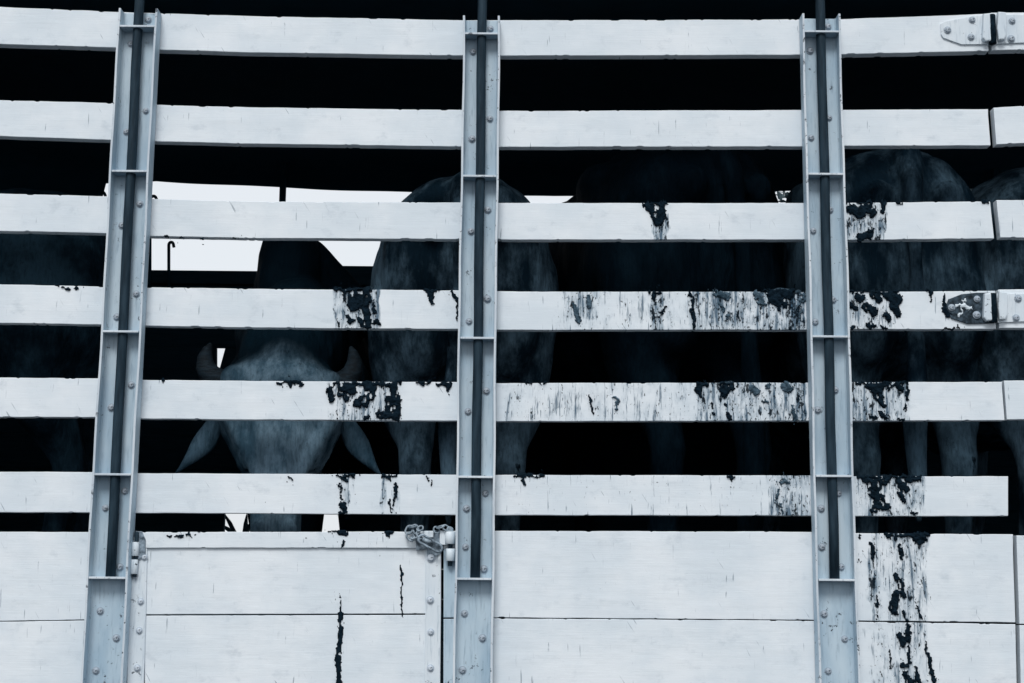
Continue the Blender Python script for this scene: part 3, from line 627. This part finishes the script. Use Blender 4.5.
# far top rail, sagging a little to the right
part('far_rail', box_mesh(XL, XR, FY - .03, FY - .002, zt - .06, zt + .004, .004), 'inner')
def hook(px0, py0, py1, w):
    a = P(px0, py1, FY - .045); b = P(px0, py0, FY - .045); r = abs(P(px0 + w, py0, FY).x - b.x) / 2; pts = [a, a + (b - a) * .5, b]
    for i in range(1, 9):
        t = math.pi * i / 9; pts.append(Vector((b.x + r - r * math.cos(t), b.y, b.z + r * 1.25 * math.sin(t))))
    pts.append(pts[-1] + Vector((r * .35, 0, -r * 1.4)))
    return part('hook', tube_mesh(pts, .0075, 8), 'tarp')
hook(168.8, 245, 290, 7)
hook(99, 196, 300, 9); hook(150, 200, 300, 9)
# tarpaulin roof: unseen eave curtain on this side added to cut light, arch, curtain on the far side with a wavy lower hem
bm = bmesh.new(); prof = []
for t in np.linspace(0, 1, 13): prof.append((-.04 + (WID + .14) * t, 3.50 + .12 * math.sin(math.pi * t)))
hem = lambda px: np.interp(px, [-400, 95.5, 97.5, 112, 150, 260, 400, 480, 560, 660, 770, 1100, 1500], [199, 198, 184, 183.5, 181.2, 187, 192.3, 195, 196.8, 195, 191, 188, 186])
nx = 420; grid = []
for i in range(nx + 1):
    x = XL - .1 + (XR - XL + .2) * i / nx
    px = 512 + F * x / (DIST + FY + .1)
    zf = P(px + 6, float(hem(px + 6)), FY + .10).z + .003 * math.sin(x * 9)
    pr = [(-.04, 3.42 + .004 * math.sin(x * 7))] + [(y, z - .012 * (1 + math.cos(x * 2 * math.pi / 1.0)) * math.sin(math.pi * (y + .1) / 2.6)) for y, z in prof] + [(WID + .10, (3.5 + zf) / 2), (WID + .10, zf)]
    grid.append([bm.verts.new((x, y, z)) for y, z in pr])
for A, B in zip(grid, grid[1:]):
    for j in range(len(A) - 1): bm.faces.new((A[j], B[j], B[j + 1], A[j + 1]))
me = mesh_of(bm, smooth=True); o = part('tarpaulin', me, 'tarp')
so = o.modifiers.new('thick', 'SOLIDIFY'); so.thickness = .004
for y in (.3, WID - .3): part('chassis_beam', box_mesh(XL + .1, XR - .1, y - .05, y + .05, .95, FLOOR - .062, .006), 'rod')
part('sill_beam', box_mesh(XL, XR, .0365, .09, FLOOR - .26, FLOOR - .0605, .005), 'rod')
def lathe_y(prof, seg=40):
    bm = bmesh.new(); R = []
    for r, y in prof: R.append([bm.verts.new((r * math.cos(2 * math.pi * i / seg), y, r * math.sin(2 * math.pi * i / seg))) for i in range(seg)])
    for A, B in zip(R, R[1:]):
        for i in range(seg): bm.faces.new((A[i], A[(i + 1) % seg], B[(i + 1) % seg], B[i]))
    bm.faces.new(R[0]); bm.faces.new(R[-1]); bmesh.ops.recalc_face_normals(bm, faces=bm.faces)
    return mesh_of(bm, smooth=True)
TY = lathe_y([(.30, -.12), (.46, -.13), (.50, -.10), (.50, .10), (.46, .13), (.30, .12)]); RM = lathe_y([(.10, -.08), (.28, -.05), (.302, -.11), (.302, .11), (.10, .08)])
for x in (-1.7, 1.7):
    part('axle', tube_mesh([(x, .12, .5), (x, WID - .12, .5)], .05, 12), 'rod')
    part('spring_hanger', box_mesh(x - .06, x + .06, .26, .34, .5, .96), 'rod'); part('spring_hanger', box_mesh(x - .06, x + .06, WID - .34, WID - .26, .5, .96), 'rod')
    for y in (.2, WID - .2):
        w = empty('wheel', (x, y, .5)); w.parent = truck
        link('tyre', TY, M['rubber'], w); link('rim', RM, M['rod'], w)

# ------------------------------------------------------------------ cattle
def sgp(v, e): return math.copysign(abs(v) ** e, v)
def ring_loft(bm, secs, seg=28, n=2.0):
    """secs: (centre, u half-vector, v half-vector)"""
    R = []
    for c, u, v in secs:
        c, u, v = Vector(c), Vector(u), Vector(v)
        R.append([bm.verts.new(c + u * sgp(math.cos(2 * math.pi * i / seg), 2 / n) + v * sgp(math.sin(2 * math.pi * i / seg), 2 / n)) for i in range(seg)])
    for A, B in zip(R, R[1:]):
        for i in range(seg): bm.faces.new((A[i], A[(i + 1) % seg], B[(i + 1) % seg], B[i]))
    bm.faces.new(R[0][::-1]); bm.faces.new(R[-1])
def ball(bm, c, r, seg=16):
    r = r if isinstance(r, (tuple, list)) else (r, r, r)
    mt = Matrix.Translation(c) @ Matrix.Diagonal((*r, 1)); bmesh.ops.create_uvsphere(bm, u_segments=seg, v_segments=seg // 2 + 2, radius=1, matrix=mt)
def limb(bm, pts):
    tube_bm(bm, [p for p, r in pts], [r for p, r in pts], 14)
    for p, r in pts: ball(bm, p, r * .98, 12)
def solidify_body(bm, vox=.016, it=9):
    bmesh.ops.recalc_face_normals(bm, faces=bm.faces)
    me = mesh_of(bm); o = bpy.data.objects.new('tmp', me); COL.objects.link(o)
    r = o.modifiers.new('r', 'REMESH'); r.mode = 'VOXEL'; r.voxel_size = vox
    s = o.modifiers.new('s', 'SMOOTH'); s.factor = .5; s.iterations = it
    dg = bpy.context.evaluated_depsgraph_get(); out = bpy.data.meshes.new_from_object(o.evaluated_get(dg))
    bpy.data.objects.remove(o)
    from mathutils import noise as mn      # loose hide: shallow hollows and vertical folds
    co = np.empty(len(out.vertices) * 3, np.float32); out.vertices.foreach_get('co', co); co = co.reshape(-1, 3)
    no = np.empty(len(out.vertices) * 3, np.float32); out.vertices.foreach_get('normal', no); no = no.reshape(-1, 3)
    d = np.array([.016 * mn.noise((x * 5, y * 6, z * 3.2)) + .007 * mn.noise((x * 13, y * 17, z * 5)) for x, y, z in co.tolist()], np.float32)
    out.vertices.foreach_set('co', (co + no * d[:, None]).reshape(-1)); out.update()
    out.polygons.foreach_set('use_smooth', [True] * len(out.polygons)); out.update()
    return out
HD = .045      # how far the bull's head hangs
def cow_body(head='down', hump=.0, lean=0.0, tail_side=0.0, seed=0):
    """x forward, hooves on z = 0, about 1.42 m at the hips"""
    bm = bmesh.new()
    T = [(-.81, 1.10, .10, .13), (-.79, 1.09, .19, .21), (-.74, 1.08, .245, .285), (-.62, 1.07, .285, .345), (-.45, 1.055, .295, .385), (-.2, 1.0, .30, .41), (.05, .97, .315, .41), (.3, .97, .30, .405), (.5, .99, .265, .385), (.66, 1.0, .225, .35), (.80, 1.02, .17, .29), (.92, 1.04, .11, .20)]
    zs = 1.0
    if head == 'front': T = [(x, z * .86, w * .82, h * .84) for x, z, w, h in T]; zs = .86
    ring_loft(bm, [((x, 0, z), (0, w, 0), (0, 0, h)) for x, z, w, h in T], 32, 2.25)
    for s in (1, -1):
        hw, ho = (.075, -.07) if head == 'front' else (.145, 0)
        # hindquarter: thigh, gaskin, hock, shank
        limb(bm, [((-.56, s * .155, 1.10), .15), ((-.60, s * .165, .95), .15), ((-.60, s * .17, .80), .135), ((-.61, s * .165, .66), .100), ((-.68, s * hw + ho, .52), .066), ((-.70, s * hw + ho, .46), .060), ((-.675, s * hw + ho, .30), .043), ((-.65, s * hw + ho, .13), .042), ((-.63, s * hw + ho, .09), .050)])
        ball(bm, (-.60, s * hw + ho, .04), (.065, .05, .042))
        ball(bm, (-.50, s * (.15 if head == 'front' else .22), 1.0), (.20, .085, .22)); ball(bm, (-.72, s * .13, .92), (.10, .11, .20))
        ball(bm, (-.805, s * .105, 1.20), (.060, .050, .060)); ball(bm, (-.40, s * (.17 if head == 'front' else .215), 1.285 * zs), (.11, .07, .065))
        lw, lo = (.075, -.03) if head == 'front' else (.15, 0)
        limb(bm, [((.52, s * .14, .92 * zs), .12), ((.55, s * .5 * (lw + .13) + lo, .72 * zs), .09), ((.57, s * lw + lo, .55), .062), ((.58, s * lw + lo, .42), .054), ((.58, s * lw + lo, .28), .040), ((.58, s * lw + lo, .12), .041), ((.60, s * lw + lo, .08), .048)])
        ball(bm, (.63, s * lw + lo, .04), (.06, .048, .042)); ball(bm, (.48, s * (.13 if head == 'front' else .19), 1.05 * zs), (.17, .085, .26 * zs * zs))
    limb(bm, [((-.78, 0, 1.335 * zs), .045), ((-.55, 0, 1.395 * zs), .05), ((-.2, 0, 1.37 * zs), .05), ((.2, 0, 1.345 * zs), .05), ((.5, 0, 1.34 * zs), .05)])      # spine ridge
    limb(bm, [((-.79, 0, 1.33 * zs), .042), ((-.845, tail_side * .2, 1.24 * zs), .034), ((-.86, tail_side * .5, 1.0), .025), ((-.86, tail_side * .8, .75), .021), ((-.86, tail_side, .55), .034), ((-.86, tail_side * 1.05, .40), .030), ((-.86, tail_side * 1.1, .28), .016)])
    if hump:      # fleshy hump flopped a little to one side, high shoulder next to it
        ball(bm, (.52, -.042, 1.20), (.17, .118, .185)); ball(bm, (.52, -.085, 1.08), (.18, .088, .22)); 
        limb(bm, [((.50, .03, 1.27), .06), ((.48, .10, 1.19), .065), ((.46, .17, 1.11), .07), ((.43, .25, 1.05), .08)])
    if head == 'down':
        limb(bm, [((.74, 0, 1.12), .21), ((.90, 0, 1.12), .17), ((1.04, 0, 1.13), .14)])
        ring_loft(bm, [((1.02, 0, 1.24), (0, .06, 0), (.04, 0, .05)), ((1.06, 0, 1.21), (0, .12, 0), (.09, 0, .09)), ((1.15, 0, 1.08), (0, .115, 0), (.10, 0, .09)), ((1.24, 0, .93), (0, .085, 0), (.08, 0, .07)), ((1.31, 0, .80), (0, .075, 0), (.065, 0, .06)), ((1.34, 0, .75), (0, .05, 0), (.03, 0, .03))])
        for s in (1, -1):
            limb(bm, [((1.06, s * .10, 1.20), .035), ((1.05, s * .18, 1.19), .045), ((1.04, s * .25, 1.15), .03)])
    else:
        # lowered head, face almost upright and turned to the front
        limb(bm, [((.70, 0, .92), .20), ((.84, 0, .88), .18), ((.97, 0, .79), .150), ((1.05, 0, .73), .13)])
        limb(bm, [((.80, 0, .80), .10), ((.95, 0, .66), .07)])                    # dewlap
        H = [(1.105, .850, .095, .05), (1.12, .833, .140, .085), (1.155, .800, .168, .11), (1.19, .74, .182, .125), (1.215, .67, .188, .13), (1.232, .62, .170, .13), (1.248, .565, .128, .125), (1.262, .51, .092, .115), (1.275, .46, .070, .10), (1.285, .40, .070, .09), (1.29, .34, .074, .085), (1.285, .28, .074, .075), (1.27, .245, .05, .05)]
        H = [(x, z - HD, w, d) for x, z, w, d in H]
        ring_loft(bm, [((x - d * .75, 0, z), (0, w, 0), (d, 0, d * .12)) for x, z, w, d in H])
        for s in (1, -1):
            limb(bm, [((1.205, s * .160, .645 - HD), .030), ((1.225, s * .126, .585 - HD), .022), ((1.24, s * .092, .52 - HD), .018), ((1.26, s * .068, .46 - HD), .014)])   # brow ridge running down to the nose
            for dd in (0, .03, .06): limb(bm, [((1.19 - dd, s * (.178 + dd * .35), .655 - HD), .013), ((1.205 - dd, s * (.155 + dd * .4), .595 - HD), .012), ((1.215 - dd, s * (.122 + dd * .45), .535 - HD), .011), ((1.225 - dd, s * (.096 + dd * .4), .485 - HD), .010)])   # skin folds by the eye
            ball(bm, (1.08, s * .085, .50 - HD), (.10, .045, .12))        # jaw
            ball(bm, (1.29, s * .045, .30 - HD), (.03, .03, .03))
            ball(bm, (1.12, s * .135, .765 - HD), (.05, .06, .045))       # horn base
            limb(bm, [((1.13, s * .17, .680 - HD), .030), ((1.15, s * .205, .660 - HD), .022)])   # ear root
    return solidify_body(bm, .0095 if head == 'front' else .0135, 4 if head == 'front' else 5)
BODY_A = cow_body('front', 1.0)
BODY_R = cow_body('down', .0, 0, .03); BODY_R2 = cow_body('down', .0, 0, -.05)
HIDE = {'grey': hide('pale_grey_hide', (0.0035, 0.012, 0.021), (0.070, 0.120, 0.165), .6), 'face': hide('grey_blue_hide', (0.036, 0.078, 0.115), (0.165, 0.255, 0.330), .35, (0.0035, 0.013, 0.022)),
        'ear': hide('ear_hide', (0.020, 0.050, 0.078), (0.070, 0.125, 0.175), .3),
        'black': hide('black_hide', (0.0008, 0.0052, 0.0098), (0.0040, 0.013, 0.022), .1), 'dun': hide('dun_grey_hide', (0.003, 0.011, 0.020), (0.052, 0.094, 0.132), .6), 'dark': hide('dark_grey_hide', (0.0008, 0.0052, 0.0098), (0.010, 0.026, 0.041), .2)}
GRP = 'cattle standing in the truck'
def cow(name, body, mat, px, Y, zc, rz, scale, label):
    """px: where the near end of the animal stands along the truck, Y its depth"""
    p = P(px, 330, Y)
    c = empty(name, (p.x, Y, FLOOR)); c.rotation_euler = (0, 0, rz); c.scale = (scale, scale, scale * zc)
    tag(c, label, 'cow', GRP)
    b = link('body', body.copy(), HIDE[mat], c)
    return c
# animals seen from behind: heads away (+y), rump towards the slats
def rump(body, mat, px, Yrump, zc, scale, rz, label):
    c = cow('cow', body, mat, px, Yrump + .86 * scale, zc, math.pi / 2 + rz, scale, label)
    q = P(px, 330, Yrump + .15); c.location = Vector((q.x, Yrump + .15, FLOOR)) + Vector((-math.sin(rz), math.cos(rz), 0)) * .70 * scale
    return c
# --- bull facing out
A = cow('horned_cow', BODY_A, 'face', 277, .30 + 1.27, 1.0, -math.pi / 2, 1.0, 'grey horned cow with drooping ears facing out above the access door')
pf = P(279, 420, .16); TH = .085      # head square to the slats, body trailing off to the left
A.rotation_euler = (0, 0, -math.pi / 2 + TH); A.location = (pf.x - 1.27 * math.sin(TH), .16 + 1.27 * math.cos(TH), FLOOR)
def ear(side):
    bm = bmesh.new(); n = 14; R = []
    base = Vector((1.14, side * .185, .665 - HD)); tip = Vector((1.19, side * .322, .455 - HD))
    ax = (tip - base); L = ax.length; axn = ax.normalized(); fwd = Vector((1, side * .25, 0)); wv = axn.cross(fwd).normalized(); th = wv.cross(axn).normalized()
    for i in range(n + 1):
        t = i / n; w = .015 + .024 * math.sin(math.pi * min(1, t * 1.05) ** .85) * (1 - .15 * t); w *= (1 - max(0, (t - .42) / .58) ** 1.25 * .96); d = .016 * (1 - t) + .004
        bend = Vector((0, -side * .004 * math.sin(math.pi * t), -.010 * math.sin(math.pi * t)))
        R.append([bm.verts.new(base + ax * t + bend + wv * w * math.cos(a) + th * (d * math.sin(a) - .35 * w * math.cos(a) ** 2)) for a in [2 * math.pi * q / 14 for q in range(14)]])
    for a, b in zip(R, R[1:]):
        for q in range(14): bm.faces.new((a[q], a[(q + 1) % 14], b[(q + 1) % 14], b[q]))
    bm.faces.new(R[0]); bm.faces.new(R[-1]); bmesh.ops.recalc_face_normals(bm, faces=bm.faces)
    return mesh_of(bm, smooth=True)
for s in (1, -1):
    link('ear', ear(s), HIDE['ear'], A)
    hp = [((1.09, s * .13, .765), .040), ((1.10, s * .175, .762), .040), ((1.115, s * .203, .780), .037), ((1.12, s * .216, .806), .031), ((1.12, s * .218, .836), .024), ((1.118, s * .212, .862), .015), ((1.116, s * .204, .880), .005)]
    hp = [((p[0], p[1] * (1.14 if s < 0 else 1.0), p[2] - HD), r) for p, r in hp]
    link('horn', tube_mesh([p for p, r in hp], [r for p, r in hp], 14), M['horn'], A)
    bm = bmesh.new(); ball(bm, (1.205, s * .090, .425 - HD), (.022, .018, .020)); link('eye', mesh_of(bm, smooth=True), M['eye'], A)
rump(BODY_R, 'grey', 463, .13, 1.0, 1.0, .03, 'pale grey cow seen from behind, rump framed by the middle post')
rump(BODY_R2, 'black', 709, .42, 1.03, 1.13, .36, 'black cow seen from behind in the bay right of the middle post')
rump(BODY_R, 'dun', 906, .17, 1.03, 1.05, .03, 'dun grey cow seen from behind, just right of the rightmost post')
rump(BODY_R2, 'grey', 1072, .14, 1.02, 1.02, .05, 'pale cow cut by the right picture edge beside the gate hinges')
cow('cow', BODY_R, 'dark', -116, .60, .975, math.pi, 1.0, 'dark cow standing sideways behind the leftmost slats')

# ------------------------------------------------------------------ greenery beyond the truck
def leaf_mesh(centres, size, rnd, name):
    v, f = [], []
    for c in centres:
        s = size * rnd.uniform(.6, 1.3); a = Vector((rnd.gauss(0, 1), rnd.gauss(0, 1), rnd.gauss(0, .7))).normalized(); b = a.orthogonal().normalized()
        b = Matrix.Rotation(rnd.uniform(0, 6.28), 3, a) @ b; n = len(v); nn = a.cross(b)
        v += [c - a * s, c + b * s * .42 + nn * s * .1, c + a * s, c - b * s * .42 + nn * s * .1]; f.append((n, n + 1, n + 2, n + 3))
    me = bpy.data.meshes.new(name); me.from_pydata([tuple(x) for x in v], [], f); me.update(); return me
rnd = random.Random(5)
tc = P(905, 300, 9.0); tree = empty('leafy_tree', (tc.x, 9.0, 0))
tag(tree, 'leafy tree showing beyond the truck through the slit left of the rightmost post', 'tree')
tm = bmesh.new(); tube_bm(tm, [(0, 0, 0), (.05, 0, 1.2), (-.03, .04, 2.4), (.02, 0, 3.6)], [.14, .11, .08, .04], 10)
tips = []
for i in range(14):
    a = i * 2.4; z = 1.8 + i * .12; e = Vector((math.cos(a) * (1.0 + .2 * (i % 3)), math.sin(a) * .9, z + .7)); tube_bm(tm, [(0, 0, z), e * .55 + Vector((0, 0, z * .45)), e], [.04, .025, .01], 6); tips.append(e)
tk = link('trunk', mesh_of(tm, smooth=True), M['bark'], tree); tk.scale = (1.45, 1.45, 1.45)
cs = []
for e in tips + [Vector((-.55, 0, 3.3)), Vector((-.75, .1, 3.0)), Vector((-.4, -.2, 3.6)), Vector((0, 0, 3.9)), Vector((.4, 0, 3.7))]:
    for _ in range(420): cs.append(e + Vector((rnd.gauss(0, .24), rnd.gauss(0, .24), rnd.gauss(0, .2))))
link('crown', leaf_mesh([c * 1.45 for c in cs], .062, rnd, 'crown'), M['leaf'], tree)
bp = P(238, 528, 3.0); plant = empty('leafy_plant', (bp.x, 3.1, 0))
tag(plant, 'blade-leaved plant glimpsed through the gap above the access door', 'plant')
for i, (a, L, w) in enumerate([(.55, .30, .014), (-.35, .24, .012), (.12, .22, .013), (.95, .28, .012), (-.8, .26, .012)]):
    base = Vector((.01 * (i - 2), .02 * i, 1.69)); d = Vector((math.sin(a), .1 * (i - 2), math.cos(a))).normalized(); sv = Vector((d.z, 0, -d.x)).normalized(); v = []
    for t in (0, .3, .6, .85, 1): ww = w * math.sin(math.pi * (.12 + .88 * t)) ; c = base + d * L * t + Vector((0, -.06 * t * t, -.05 * t * t)); v += [c - sv * ww, c + Vector((0, .008, 0)), c + sv * ww]
    me = bpy.data.meshes.new('leaf'); me.from_pydata([tuple(x) for x in v], [], [(3 * q + e, 3 * q + e + 1, 3 * q + e + 4, 3 * q + e + 3) for q in range(4) for e in (0, 1)]); me.update()
    link('leaf', me, M['leaf'], plant)
link('stem', tube_mesh([(0, .03, 0), (.02, .04, .8), (0, .04, 1.6)], [.02, .016, .012], 8), M['bark'], plant)

scene.render.engine = 'CYCLES'
scene.cycles.max_bounces = 6; scene.cycles.diffuse_bounces = 3
